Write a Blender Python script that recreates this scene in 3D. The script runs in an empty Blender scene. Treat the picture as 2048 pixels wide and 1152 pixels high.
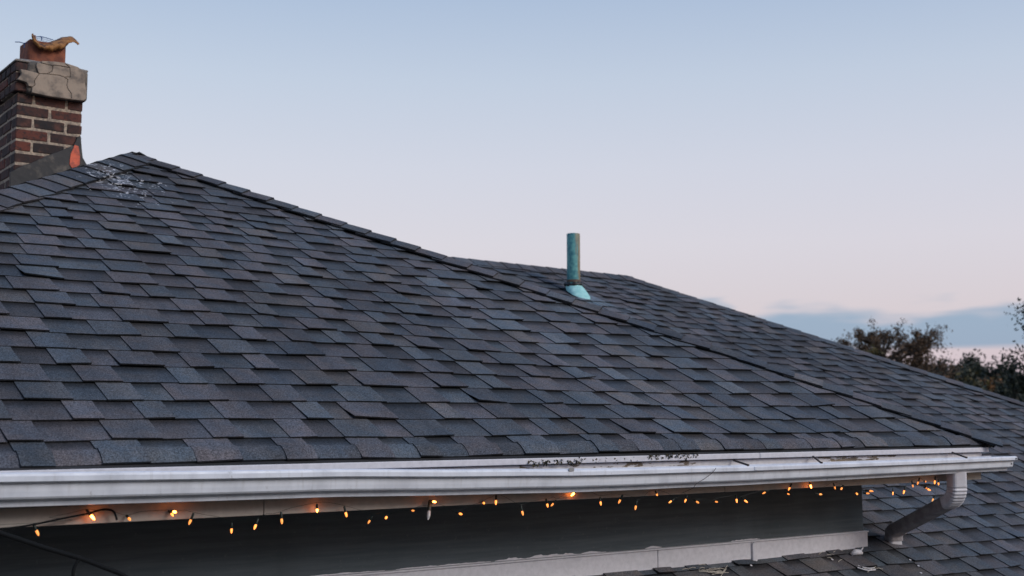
import bpy, bmesh, math, random
from mathutils import Vector, Matrix, noise
random.seed(7)
R_ = random.Random(11)
sc = bpy.context.scene
col = sc.collection
rad = math.radians

# ------------------------------------------------------------------ camera
YAW, PITCH, ROLL, FPX = 0.640444, 0.106262, -0.000998, 2485.5
cam_d = bpy.data.cameras.new('camera')
cam = bpy.data.objects.new('camera', cam_d); col.objects.link(cam)
cam_d.sensor_width = 36.0
cam_d.lens = FPX / 2048 * 36.0
cam_d.clip_start = 0.05; cam_d.clip_end = 5000
_f = Vector((math.sin(YAW) * math.cos(PITCH), math.cos(YAW) * math.cos(PITCH), math.sin(PITCH)))
_r = Vector((math.cos(YAW), -math.sin(YAW), 0))
_u = _r.cross(_f)
_r2 = _r * math.cos(ROLL) + _u * math.sin(ROLL)
_u2 = -_r * math.sin(ROLL) + _u * math.cos(ROLL)
m = Matrix((_r2, _u2, -_f)).transposed().to_4x4()
cam.matrix_world = m
sc.camera = cam
cam_d.dof.use_dof = True
cam_d.dof.focus_distance = 5.0
cam_d.dof.aperture_fstop = 4.0

# ------------------------------------------------------------------ sky
SUN_EL, SUN_AZ = rad(31), rad(155)          # azimuth measured from +Y towards +X
w = bpy.data.worlds.new('World'); sc.world = w; w.use_nodes = True
nt = w.node_tree; nt.nodes.clear()
N = nt.nodes.new; L = nt.links.new
def srgb(r, g, b):
    f = lambda c: (c / 255 / 12.92) if c / 255 <= 0.04045 else ((c / 255 + 0.055) / 1.055) ** 2.4
    return (f(r), f(g), f(b), 1.0)
out = N('ShaderNodeOutputWorld'); bg = N('ShaderNodeBackground'); bg2 = N('ShaderNodeBackground'); add = N('ShaderNodeAddShader')
tc = N('ShaderNodeTexCoord'); sep = N('ShaderNodeSeparateXYZ'); L(tc.outputs['Generated'], sep.inputs[0])
def mth(op, a, b=None, c=None, clamp=False):
    n = N('ShaderNodeMath'); n.operation = op; n.use_clamp = clamp
    for i, v in enumerate((a, b, c)):
        if v is None: continue
        if isinstance(v, (int, float)): n.inputs[i].default_value = v
        else: L(v, n.inputs[i])
    return n.outputs[0]
el = mth('DIVIDE', mth('ARCSINE', sep.outputs[2]), rad(90))       # 0 horizon .. 1 zenith
ramp = N('ShaderNodeValToRGB'); L(el, ramp.inputs[0])
cr = ramp.color_ramp; cr.interpolation = 'EASE' if False else 'LINEAR'
stops = [(0.0, (196, 182, 200)), (2.5, (206, 192, 207)), (5, (211, 201, 213)), (8, (214, 209, 222)), (11.5, (207, 209, 225)),
         (15.5, (192, 203, 223)), (19.5, (170, 188, 216)), (30, (138, 164, 205)), (55, (108, 140, 190)), (90, (92, 125, 178))]
while len(cr.elements) < len(stops): cr.elements.new(0.5)
for e_, (d, c) in zip(cr.elements, stops): e_.position = d / 90; e_.color = srgb(*c)
# low blue cloud bank, all round the horizon
az = mth('ARCTAN2', sep.outputs[0], sep.outputs[1])
comb = N('ShaderNodeCombineXYZ'); L(mth('MULTIPLY', az, 5.0), comb.inputs[0]); L(mth('MULTIPLY', el, 140.0), comb.inputs[1])
nz = N('ShaderNodeTexNoise'); nz.inputs['Scale'].default_value = 1.0; nz.inputs['Detail'].default_value = 5; nz.inputs['Roughness'].default_value = 0.5
L(comb.outputs[0], nz.inputs['Vector'])
comb2 = N('ShaderNodeCombineXYZ'); L(mth('MULTIPLY', az, 9.0), comb2.inputs[0]); L(mth('MULTIPLY', el, 45.0), comb2.inputs[1])
nz2 = N('ShaderNodeTexNoise'); nz2.inputs['Scale'].default_value = 1.0; nz2.inputs['Detail'].default_value = 3
L(comb2.outputs[0], nz2.inputs['Vector'])
eld = mth('MULTIPLY', el, 90.0)
def sstep(v, a, b):
    n = N('ShaderNodeMapRange'); n.interpolation_type = 'SMOOTHSTEP'
    L(v, n.inputs[0]); n.inputs[1].default_value = a; n.inputs[2].default_value = b; n.inputs[3].default_value = 0; n.inputs[4].default_value = 1
    return n.outputs[0]
pert = mth('MULTIPLY_ADD', mth('SUBTRACT', nz.outputs['Fac'], 0.5), 1.1, eld)
pert2 = mth('MULTIPLY_ADD', mth('SUBTRACT', nz2.outputs['Fac'], 0.5), 2.6, pert)
low = sstep(pert, 2.85, 3.35)
high = mth('SUBTRACT', 1.0, sstep(pert2, 4.2, 4.9))
bank = mth('MULTIPLY', mth('MULTIPLY', low, high), 0.76)
wis = mth('MULTIPLY', mth('MULTIPLY', sstep(pert, 4.9, 5.2), mth('SUBTRACT', 1.0, sstep(pert, 5.35, 5.6))), mth('MULTIPLY', sstep(nz2.outputs['Fac'], 0.5, 0.62), 0.45))
cl = mth('MAXIMUM', bank, wis)
mix = N('ShaderNodeMixRGB'); L(cl, mix.inputs[0]); L(ramp.outputs[0], mix.inputs[1]); mix.inputs[2].default_value = srgb(108, 154, 194)
L(mix.outputs[0], bg.inputs[0]); bg.inputs[1].default_value = 0.92
sky = N('ShaderNodeTexSky'); sky.sky_type = 'NISHITA'; sky.sun_disc = False
sky.sun_elevation = rad(3.0); sky.sun_rotation = SUN_AZ
L(sky.outputs[0], bg2.inputs[0]); bg2.inputs[1].default_value = 0.05
L(bg.outputs[0], add.inputs[0]); L(bg2.outputs[0], add.inputs[1]); L(add.outputs[0], out.inputs[0])

# ------------------------------------------------------------------ soft dusk glow from behind the camera
sd = bpy.data.lights.new('sun', 'SUN'); sd.energy = 1.75; sd.angle = rad(26); sd.color = (1.0, 0.95, 0.92)
so = bpy.data.objects.new('sun', sd); col.objects.link(so)
sdir = Vector((math.sin(SUN_AZ) * math.cos(SUN_EL), math.cos(SUN_AZ) * math.cos(SUN_EL), math.sin(SUN_EL)))
so.rotation_euler = sdir.to_track_quat('Z', 'Y').to_euler()
so.location = sdir * 30

sc.view_settings.view_transform = 'Standard'; sc.view_settings.look = 'None'
sc.view_settings.exposure = 0.0; sc.view_settings.gamma = 1.0; sc.view_settings.use_curve_mapping = False
sc.render.engine = 'CYCLES'
sc.cycles.use_denoising = True
sc.cycles.use_light_tree = True
sc.cycles.max_bounces = 6

# ------------------------------------------------------------------ helpers
WO = {}
def link(o, parent, worg):
    col.objects.link(o); WO[o.name] = Vector(worg)
    if parent is not None:
        o.parent = parent; o.location = Vector(worg) - WO[parent.name]
    else:
        o.location = worg
    return o
def mk(name, verts, faces, mat, parent=None, tones=None, smooth=False, kind=None, org=None):
    vs = [Vector(v) for v in verts]
    if org is None:
        lo = [min(v[i] for v in vs) for i in range(3)]; hi = [max(v[i] for v in vs) for i in range(3)]
        org = Vector(((lo[0] + hi[0]) / 2, (lo[1] + hi[1]) / 2, lo[2]))
    me = bpy.data.meshes.new(name)
    me.from_pydata([tuple(v - org) for v in vs], [], faces); me.update()
    if tones is not None:
        at = me.color_attributes.new('tone', 'FLOAT_COLOR', 'POINT')
        flat = []
        for t in tones: flat.extend((t[0], t[1], t[2], 1.0))
        at.data.foreach_set('color', flat)
    if smooth: me.polygons.foreach_set('use_smooth', [True] * len(me.polygons))
    if mat: me.materials.append(mat)
    o = bpy.data.objects.new(name, me)
    if kind: o['kind'] = kind
    return link(o, parent, org)
def empty(name, loc, label, cat, group=None, parent=None):
    o = bpy.data.objects.new(name, None); o.empty_display_size = 0.2
    o['label'] = label; o['category'] = cat
    if group: o['group'] = group
    return link(o, parent, loc)
def tag(o, label, cat=None, group=None, kind=None):
    o['label'] = label
    if cat: o['category'] = cat
    if group: o['group'] = group
    if kind: o['kind'] = kind
    return o
class MB:
    def __init__(s): s.v = []; s.f = []; s.t = []
    def add(s, v, f, t=None):
        b = len(s.v); s.v += [Vector(p) for p in v]; s.f += [tuple(i + b for i in q) for q in f]
        if t is not None: s.t += t
    def box(s, lo, hi, t=None):
        (a, b, c), (d, e, g) = lo, hi
        s.add([(a, b, c), (d, b, c), (d, e, c), (a, e, c), (a, b, g), (d, b, g), (d, e, g), (a, e, g)],
              [(0, 3, 2, 1), (4, 5, 6, 7), (0, 1, 5, 4), (1, 2, 6, 5), (2, 3, 7, 6), (3, 0, 4, 7)], t)
    def tube(s, pts, rr, n=8, cap=True):
        pts = [Vector(p) for p in pts]
        if not isinstance(rr, (list, tuple)): rr = [rr] * len(pts)
        b = len(s.v); prev = None
        for i, p in enumerate(pts):
            d = (pts[min(i + 1, len(pts) - 1)] - pts[max(i - 1, 0)])
            if d.length < 1e-9: d = Vector((0, 0, 1))
            d.normalize()
            if prev is None:
                a = d.orthogonal().normalized()
            else:
                a = (prev - d * prev.dot(d))
                a = a.normalized() if a.length > 1e-6 else d.orthogonal().normalized()
            prev = a; c = d.cross(a)
            for k in range(n):
                t = 2 * math.pi * k / n
                s.v.append(p + (a * math.cos(t) + c * math.sin(t)) * rr[i])
        for i in range(len(pts) - 1):
            for k in range(n):
                k2 = (k + 1) % n
                s.f.append((b + i * n + k, b + i * n + k2, b + (i + 1) * n + k2, b + (i + 1) * n + k))
        if cap:
            s.f.append(tuple(b + k for k in reversed(range(n))))
            s.f.append(tuple(b + (len(pts) - 1) * n + k for k in range(n)))
    def prism(s, poly, vec):
        n = len(poly); vec = Vector(vec)
        v = [Vector(p) for p in poly] + [Vector(p) + vec for p in poly]
        s.add(v, [tuple(reversed(range(n))), tuple(range(n, 2 * n))] + [(i, (i + 1) % n, n + (i + 1) % n, n + i) for i in range(n)])
    def build(s, name, mat, parent=None, smooth=False, kind=None, org=None):
        return mk(name, s.v, s.f, mat, parent, s.t if s.t else None, smooth, kind, org)
def bevel(o, wd, seg=2):
    md = o.modifiers.new('bevel', 'BEVEL'); md.width = wd; md.segments = seg; md.limit_method = 'ANGLE'; md.angle_limit = rad(35)
# pixel <-> world (used only to measure where things stand on real planes)
def ray(x, y): return _f + _r2 * ((x - 1024) / FPX) - _u2 * ((y - 576) / FPX)
def onplane(x, y, n, P):
    d = ray(x, y); n = Vector(n); return d * (n.dot(Vector(P)) / n.dot(d))
def onY(x, y, Y): return onplane(x, y, (0, 1, 0), (0, Y, 0))
def px(P):
    P = Vector(P); d = _f.dot(P)
    return (1024 + FPX * _r2.dot(P) / d, 576 - FPX * _u2.dot(P) / d, d)

# ------------------------------------------------------------------ materials
def mat(name, base=(0.5, 0.5, 0.5), rough=0.7, metal=0.0, spec=None):
    mm = bpy.data.materials.new(name); mm.use_nodes = True
    b = mm.node_tree.nodes['Principled BSDF']
    b.inputs['Base Color'].default_value = (*base[:3], 1); b.inputs['Roughness'].default_value = rough; b.inputs['Metallic'].default_value = metal
    if spec is not None: b.inputs['Specular IOR Level'].default_value = spec
    return mm
class NT:
    def __init__(s, m): s.m = m; s.t = m.node_tree; s.b = s.t.nodes['Principled BSDF']
    def n(s, ty, **kw):
        q = s.t.nodes.new(ty)
        for k, v in kw.items(): setattr(q, k, v)
        return q
    def l(s, a, b): s.t.links.new(a, b)
    def pos(s): return s.n('ShaderNodeNewGeometry').outputs['Position']
    def noise(s, vec, scale, detail=3, rough=0.55):
        q = s.n('ShaderNodeTexNoise'); q.inputs['Scale'].default_value = scale; q.inputs['Detail'].default_value = detail; q.inputs['Roughness'].default_value = rough
        s.l(vec, q.inputs['Vector']); return q.outputs['Fac']
    def mapping(s, vec, scale=(1, 1, 1), loc=(0, 0, 0), rot=(0, 0, 0)):
        q = s.n('ShaderNodeMapping'); q.inputs['Scale'].default_value = scale; q.inputs['Location'].default_value = loc; q.inputs['Rotation'].default_value = rot
        s.l(vec, q.inputs['Vector']); return q.outputs[0]
    def rng(s, v, a, b, c=0.0, d=1.0, smooth=True):
        q = s.n('ShaderNodeMapRange'); q.interpolation_type = 'SMOOTHSTEP' if smooth else 'LINEAR'
        s.l(v, q.inputs[0])
        for i, x in enumerate((a, b, c, d)): q.inputs[1 + i].default_value = x
        return q.outputs[0]
    def math(s, op, a, b=None):
        q = s.n('ShaderNodeMath', operation=op)
        for i, v in enumerate((a, b)):
            if v is None: continue
            if isinstance(v, (int, float)): q.inputs[i].default_value = v
            else: s.l(v, q.inputs[i])
        return q.outputs[0]
    def mix(s, fac, a, b, mode='MIX'):
        q = s.n('ShaderNodeMixRGB', blend_type=mode)
        for i, v in enumerate((fac, a, b)):
            if isinstance(v, (int, float)): q.inputs[i].default_value = v
            elif isinstance(v, (tuple, list)): q.inputs[i].default_value = (*v[:3], 1)
            else: s.l(v, q.inputs[i])
        return q.outputs[0]
    def bump(s, h, st=0.3, dist=0.01):
        q = s.n('ShaderNodeBump'); q.inputs['Strength'].default_value = st; q.inputs['Distance'].default_value = dist
        s.l(h, q.inputs['Height']); s.l(q.outputs[0], s.b.inputs['Normal'])
    def base(s, c): s.l(c, s.b.inputs['Base Color'])

Y0, Z0, XR, K = 3.70285, -0.1238, 5.8544, 0.4877
CK = 1 / math.sqrt(1 + K * K)
nF = (0, -K, 1)
RC = Vector((XR, Y0, Z0))
AP = onplane(265, 313, nF, RC)              # apex of the front hip roof
LH = onplane(0, 392, nF, RC)                # a point on the left hip

M = {}
def shingle_mat():
    mm = mat('asphalt_granules', (0.1, 0.1, 0.11), 0.92, spec=0.25); q = NT(mm)
    P = q.pos()
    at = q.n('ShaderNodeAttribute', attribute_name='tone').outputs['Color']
    g = q.noise(P, 210, 2, 0.8)
    g2 = q.noise(P, 120, 3, 0.6)
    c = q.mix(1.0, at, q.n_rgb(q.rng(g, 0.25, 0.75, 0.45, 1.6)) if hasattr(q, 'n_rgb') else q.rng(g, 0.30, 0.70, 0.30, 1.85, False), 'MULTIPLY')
    c = q.mix(1.0, c, q.rng(g2, 0.3, 0.7, 0.84, 1.18), 'MULTIPLY')
    g3 = q.noise(P, 11, 3, 0.6)
    c = q.mix(1.0, c, q.mix(q.rng(g3, 0.35, 0.65), (0.90, 0.97, 1.04), (1.10, 1.02, 0.98)), 'MULTIPLY')
    c = q.mix(1.0, c, q.rng(q.noise(q.mapping(P, (1.4, 0.5, 0.5)), 1.6, 4), 0.3, 0.7, 0.84, 1.16), 'MULTIPLY')
    # pale fleck patch near the top of the front slope (dried droppings)
    ctr = onplane(238, 366, nF, RC)
    d = q.n('ShaderNodeVectorMath', operation='DISTANCE')
    mp = q.mapping(P, (2.9, 1.9, 1.9), (-2.9 * ctr.x, -1.9 * ctr.y, -1.9 * ctr.z))
    d.inputs[1].default_value = (0, 0, 0); q.l(mp, d.inputs[0])
    near = q.rng(d.outputs['Value'], 0.12, 1.05, 1.0, 0.0, False)
    fl = q.noise(q.mapping(P, (30, 48, 34), rot=(0, 0, 0.3)), 1.0, 2, 0.7)
    th = q.math('ADD', fl, q.math('MULTIPLY', near, 0.205))
    mask = q.math('MULTIPLY', q.rng(th, 0.760, 0.778), q.rng(near, 0.0, 0.1))
    c = q.mix(mask, c, (0.62, 0.63, 0.66))
    stk = q.noise(q.mapping(P, (9, 0.9, 0.9)), 1.0, 4, 0.6)          # weathering streaks down the slope
    c = q.mix(1.0, c, q.rng(stk, 0.3, 0.7, 0.86, 1.12), 'MULTIPLY')
    # bluish run-off stain below the copper vent boot
    d2 = q.n('ShaderNodeVectorMath', operation='LENGTH')
    q.l(q.mapping(P, (4.5, 4.0, 4.0), (-4.5 * 6.33, -4.0 * 7.40, -4.0 * 0.915)), d2.inputs[0])
    run = q.math('MULTIPLY', q.rng(d2.outputs['Value'], 0.25, 1.0, 1.0, 0.0), q.rng(q.noise(q.mapping(P, (30, 8, 8)), 1.0, 3), 0.35, 0.6))
    c = q.mix(q.math('MULTIPLY', run, 0.75), c, (0.17, 0.24, 0.29))
    q.base(c)
    q.bump(q.math('ADD', g, g2), 0.45, 0.004)
    return mm
M['shingle'] = shingle_mat()
def simple_noise(name, c1, c2, scale, rough=0.7, metal=0.0, bump=0.0, stretch=(1, 1, 1), lo=0.35, hi=0.65, spec=None, detail=5, dist=0.01):
    mm = mat(name, c1, rough, metal, spec); q = NT(mm)
    P = q.mapping(q.pos(), stretch)
    n = q.noise(P, scale, detail)
    q.base(q.mix(q.rng(n, lo, hi), c1, c2))
    if bump: q.bump(n, bump, dist)
    return mm
M['underlay'] = simple_noise('roof_underlay', (0.02, 0.021, 0.023), (0.03, 0.03, 0.033), 8, 0.95)
def paint_mat():
    mm = mat('white_gutter_paint', (0.74, 0.75, 0.78), 0.42); q = NT(mm); P = q.pos()
    n = q.noise(q.mapping(P, (9, 30, 3)), 1.0, 5, 0.6); n2 = q.noise(P, 22, 5, 0.7); n3 = q.noise(q.mapping(P, (60, 60, 5)), 1.0, 3, 0.6)
    c = q.mix(q.rng(n, 0.35, 0.75), (0.74, 0.76, 0.81), (0.56, 0.575, 0.62))
    c = q.mix(q.math('MULTIPLY', q.rng(n3, 0.52, 0.78), 0.35), c, (0.42, 0.41, 0.40))
    c = q.mix(q.math('MULTIPLY', q.rng(n2, 0.62, 0.74), 0.5), c, (0.30, 0.27, 0.24))
    q.base(c); q.l(q.rng(n2, 0.3, 0.7, 0.35, 0.6), q.b.inputs['Roughness'])
    return mm
M['gutter'] = paint_mat()
def fascia_mat(name, base, peel, wood=(0.22, 0.165, 0.11)):
    mm = mat(name, base, 0.6); q = NT(mm); P = q.pos()
    n = q.noise(q.mapping(P, (7, 7, 30)), 1.0, 6, 0.65); n2 = q.noise(P, 40, 4, 0.6)
    c = q.mix(q.rng(n2, 0.3, 0.75), base, tuple(x * 0.86 for x in base))
    c = q.mix(q.math('MULTIPLY', q.rng(q.noise(q.mapping(P, (3, 3, 12)), 1.0, 5), 0.5, 0.75), 0.35), c, tuple(x * 0.6 for x in base))
    if peel:
        sx = q.n('ShaderNodeSeparateXYZ'); q.l(P, sx.inputs[0])
        win = q.math('MULTIPLY', q.rng(sx.outputs[0], 4.45, 4.52), q.rng(sx.outputs[0], 5.05, 5.12, 1, 0))
        win2 = q.math('MULTIPLY', q.rng(sx.outputs[0], 2.7, 2.9), q.math('MULTIPLY', q.rng(sx.outputs[0], 3.6, 3.9, 1, 0), 0.8))
        ww = q.math('MAXIMUM', win, win2)
        t = q.math('ADD', n, q.math('MULTIPLY', q.math('MULTIPLY', ww, q.rng(sx.outputs[2], -0.25, -0.24)), 0.235))
        mk_ = q.rng(t, 0.715, 0.73)
        wd = q.mix(q.rng(q.noise(q.mapping(P, (6, 6, 90)), 1.0, 4), 0.3, 0.7), wood, tuple(x * 0.45 for x in wood))
        c = q.mix(mk_, c, wd)
        q.bump(q.math('SUBTRACT', q.math('MULTIPLY', n2, 0.15), mk_), 0.5, 0.003)
    q.base(c)
    return mm
M['fascia'] = fascia_mat('fascia_paint', (0.62, 0.59, 0.585), True)
M['drip'] = fascia_mat('drip_board_paint', (0.66, 0.64, 0.66), False)
M['fascia_shaded'] = fascia_mat('shaded_fascia_paint', (0.46, 0.40, 0.345), False)  # fascia paint darkened and warmed: shade and bulb glow put into the colour
M['trim'] = fascia_mat('trim_paint', (0.80, 0.78, 0.81), False)
def wall_mat():
    mm = mat('dark_wall_paint', (0.06, 0.07, 0.075), 0.75); q = NT(mm); P = q.pos()
    n = q.noise(q.mapping(P, (3, 3, 60)), 1.0, 5, 0.6); n2 = q.noise(P, 60, 3)
    c = q.mix(q.rng(n, 0.3, 0.7), (0.080, 0.102, 0.114), (0.118, 0.140, 0.154))
    c = q.mix(q.rng(n2, 0.62, 0.8), c, (0.15, 0.165, 0.175))
    c = q.mix(q.math('MULTIPLY', q.rng(q.noise(q.mapping(P, (2.5, 2.5, 0.8)), 1.0, 5), 0.45, 0.7), 0.45), c, (0.05, 0.062, 0.066))
    q.base(c); q.bump(n, 0.25, 0.004)
    return mm
M['wall'] = wall_mat()
M['soffit'] = mat('soffit_paint', (0.30, 0.29, 0.28), 0.7)
M['black'] = mat('black_rubber', (0.010, 0.011, 0.012), 0.9, spec=0.15)
M['wire'] = mat('green_wire', (0.010, 0.020, 0.016), 0.5)
M['rust'] = simple_noise('rusty_hanger', (0.028, 0.022, 0.02), (0.07, 0.045, 0.035), 60, 0.8)
M['spout'] = simple_noise('downspout_paint', (0.66, 0.65, 0.68), (0.54, 0.52, 0.54), 14, 0.45)
M['spout_shaded'] = simple_noise('shaded_downspout_paint', (0.34, 0.315, 0.32), (0.22, 0.20, 0.205), 20, 0.5)  # downspout paint darkened, shade on the lower run put into the colour
def brick_mat():
    mm = mat('old_brick', (0.15, 0.06, 0.045), 0.9); q = NT(mm)
    oi = q.n('ShaderNodeObjectInfo'); P = q.pos()
    r = q.n('ShaderNodeValToRGB'); e = r.color_ramp.elements
    e[0].position = 0; e[0].color = (0.028, 0.020, 0.019, 1); e[1].position = 1; e[1].color = (0.17, 0.045, 0.028, 1)
    x = r.color_ramp.elements.new(0.45); x.color = (0.055, 0.026, 0.022, 1)
    x = r.color_ramp.elements.new(0.75); x.color = (0.090, 0.034, 0.026, 1)
    q.l(oi.outputs['Random'], r.inputs[0])
    n = q.noise(P, 45, 6, 0.7); n2 = q.noise(P, 14, 4)
    c = q.mix(q.rng(n, 0.44, 0.66), r.outputs[0], (0.022, 0.02, 0.021))
    c = q.mix(q.math('MULTIPLY', q.rng(n2, 0.5, 0.75), 0.5), c, (0.2, 0.075, 0.05))
    q.base(c); q.bump(n, 0.6, 0.006)
    return mm
M['brick'] = brick_mat()
M['mortar'] = simple_noise('mortar', (0.47, 0.37, 0.275), (0.22, 0.18, 0.145), 60, 0.95, bump=0.6, dist=0.006)
M['cement'] = simple_noise('cement_render', (0.36, 0.285, 0.22), (0.15, 0.125, 0.105), 16, 0.95, bump=0.8, lo=0.4, hi=0.68, dist=0.006)
M['collar'] = simple_noise('dark_cement', (0.19, 0.16, 0.13), (0.09, 0.08, 0.07), 20, 0.95, bump=0.5)
M['crown'] = simple_noise('mortar_crown', (0.30, 0.27, 0.235), (0.12, 0.11, 0.10), 18, 0.95, bump=0.5)
M['flue'] = simple_noise('terracotta_flue', (0.27, 0.085, 0.042), (0.14, 0.045, 0.028), 22, 0.85, bump=0.2)
M['leaf'] = simple_noise('dead_leaf', (0.36, 0.16, 0.045), (0.09, 0.035, 0.015), 26, 0.7, bump=0.5, dist=0.006, lo=0.4, hi=0.66)
M['bluewire'] = mat('blue_wire', (0.05, 0.10, 0.24), 0.5)
M['lead'] = simple_noise('lead_flashing', (0.013, 0.013, 0.015), (0.12, 0.10, 0.08), 15, 0.6, 0.0, bump=0.3, lo=0.52, hi=0.78)
M['tar'] = mat('roof_tar', (0.012, 0.012, 0.013), 0.45)
M['red'] = simple_noise('red_sealant', (0.70, 0.12, 0.05), (0.34, 0.06, 0.035), 30, 0.6, bump=0.3)
def copper_mat(name, boot=False):
    mm = mat(name, (0.16, 0.42, 0.40), 0.6, 0.0); q = NT(mm); P = q.pos()
    tcn = q.n('ShaderNodeTexCoord').outputs['Object']
    n = q.noise(q.mapping(P, (16, 16, 3)), 1.0, 5, 0.65); n2 = q.noise(P, 30, 5, 0.65)
    c = q.mix(q.rng(n2, 0.3, 0.7), (0.025, 0.16, 0.20), (0.14, 0.40, 0.37))
    if not boot:
        sx = q.n('ShaderNodeSeparateXYZ'); q.l(tcn, sx.inputs[0])
        t = q.math('ADD', q.math('MULTIPLY', q.math('SUBTRACT', sx.outputs[0], q.math('MULTIPLY', sx.outputs[1], 0.7)), 5.5), n)           # bare copper streak on one flank
        c = q.mix(q.math('MULTIPLY', q.rng(t, 0.55, 0.75), 0.85), c, (0.24, 0.15, 0.06))
        c = q.mix(q.math('MULTIPLY', q.rng(n, 0.62, 0.75), 0.5), c, (0.03, 0.16, 0.20))
        z = sx.outputs[2]
        c = q.mix(q.math('MULTIPLY', q.rng(z, 0.10, 0.06), q.rng(n2, 0.3, 0.6)), c, (0.35, 0.60, 0.50))
    else:
        c = q.mix(q.rng(n2, 0.4, 0.7), (0.30, 0.62, 0.60), (0.45, 0.76, 0.72))
        c = q.mix(q.rng(n, 0.64, 0.7), c, (0.03, 0.08, 0.09))
    q.base(c)
    return mm
M['copper'] = copper_mat('verdigris_copper'); M['boot'] = copper_mat('verdigris_boot', True)
M['flange'] = simple_noise('blue_flange_stain', (0.15, 0.19, 0.23), (0.09, 0.10, 0.115), 26, 0.7)
def bulb_mat(name, st, colr):
    mm = mat(name, (0.9, 0.5, 0.15), 0.3); b = mm.node_tree.nodes['Principled BSDF']
    b.inputs['Emission Color'].default_value = (*colr, 1); b.inputs['Emission Strength'].default_value = st
    return mm
M['bulb'] = bulb_mat('amber_bulb', 2.6, (1.0, 0.27, 0.05))
M['bulb_bright'] = bulb_mat('bright_amber_bulb', 20.0, (1.0, 0.24, 0.04))
M['bulb_weak'] = bulb_mat('weak_amber_bulb', 1.3, (1.0, 0.30, 0.06))
M['bulb_dim'] = bulb_mat('dim_bulb', 1.2, (1.0, 0.42, 0.12))
M['bulb_off'] = mat('unlit_bulb', (0.45, 0.42, 0.40), 0.25)
M['moss'] = simple_noise('gutter_debris', (0.035, 0.033, 0.02), (0.08, 0.06, 0.03), 80, 0.95)
M['straw'] = mat('dry_straw', (0.55, 0.50, 0.42), 0.8)
M['bark'] = simple_noise('bark', (0.045, 0.035, 0.028), (0.08, 0.06, 0.045), 12, 0.95, stretch=(1, 1, 0.3))
M['ground'] = simple_noise('lawn', (0.035, 0.05, 0.02), (0.06, 0.065, 0.03), 1.3, 0.95)
def leaf_mat(name, a, b_):
    mm = mat(name, a, 0.75); q = NT(mm)
    at = q.n('ShaderNodeAttribute', attribute_name='tone').outputs['Fac']
    q.base(q.mix(at, a, b_))
    return mm
M['leaf_brown'] = leaf_mat('brown_foliage', (0.045, 0.030, 0.016), (0.115, 0.062, 0.028))
M['leaf_olive'] = leaf_mat('olive_foliage', (0.045, 0.042, 0.012), (0.10, 0.075, 0.02))
M['leaf_dark'] = leaf_mat('dark_foliage', (0.008, 0.014, 0.010), (0.020, 0.030, 0.017))
M['leaf_green'] = leaf_mat('green_foliage', (0.011, 0.018, 0.010), (0.030, 0.037, 0.017))
M['leaf_orange'] = leaf_mat('orange_foliage', (0.045, 0.035, 0.012), (0.20, 0.085, 0.025))

# ================================================================== GROUND
GZ = -4.6
g = mk('ground', [(-2000, -2000, GZ), (2000, -2000, GZ), (2000, 2000, GZ), (-2000, 2000, GZ)], [(0, 1, 2, 3)], M['ground'])
g['kind'] = 'structure'

# ================================================================== HOUSE
house = empty('house', (5.0, 6.0, GZ), 'dark shingled hip roof house with white gutter, brick chimney and dark grey wall', 'house')
YW = Y0 + 0.47                                # upper wall face
XWC = 5.387                                   # upper wall corner
BP = Vector((5.394, YW - 0.02, -0.668))       # where the upper wall meets the lower roof
def zmain(y): return BP.z + K * (y - BP.y)
nM = (0, -K, 1)
MA = onplane(1250, 554, nM, BP)               # apex of the main roof
mh = onplane(2048, 809, nM, BP)               # a point on the main right hip
MEY = 2.75                                    # main eave
hipdir = (mh - MA) / (MA.y - mh.y)            # per metre of -y
MC = MA + hipdir * (MA.y - MEY)

# ---- decks
lh_dir = (LH - AP) / (AP.y - LH.y)
LC = AP + lh_dir * (AP.y - Y0)                # left eave corner
def solid(name, pts, faces, mt, parent): return mk(name, pts, faces, mt, parent)
dz = Vector((0, 0, -0.012))
ridge_b = AP + Vector((0, 2.2, 0))
backR = Vector((RC.x, ridge_b.y + (AP.y - Y0), Z0)); backL = Vector((LC.x, backR.y, Z0))
pts = [AP + dz, RC + dz, LC + dz, ridge_b + dz, backR + dz, backL + dz,
       RC + dz * 1.4, LC + dz * 1.4, backR + dz * 1.4, backL + dz * 1.4]
front_roof = mk('front_roof', pts, [(0, 2, 1), (0, 1, 4, 3), (0, 3, 5, 2), (3, 4, 5), (6, 7, 9, 8), (1, 2, 7, 6), (1, 6, 8, 4), (4, 8, 9, 5), (5, 9, 7, 2)], M['underlay'], house)
mlx = -2.5
RT = 0.0355                                  # the old ridge climbs slightly to the left
mb_ridge_l = Vector((mlx, MA.y + RT * (MA.x - mlx), MA.z + K * RT * (MA.x - mlx)))
e_l = Vector((mlx, MEY, zmain(MEY)))
backY = 2 * MA.y - MEY
bR = Vector((MC.x, backY, MC.z)); bL = Vector((mlx, backY, MC.z))
pts = [MA + dz, MC + dz, e_l + dz, mb_ridge_l + dz, bR + dz, bL + dz, MC + dz * 5, e_l + dz * 5, bR + dz * 5, bL + dz * 5]
main_roof = mk('main_roof', pts, [(0, 3, 2, 1), (0, 1, 4), (0, 4, 5, 3), (6, 7, 9, 8), (1, 2, 7, 6), (1, 6, 8, 4), (4, 8, 9, 5), (5, 9, 7, 2, 3)], M['underlay'], house)

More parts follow.
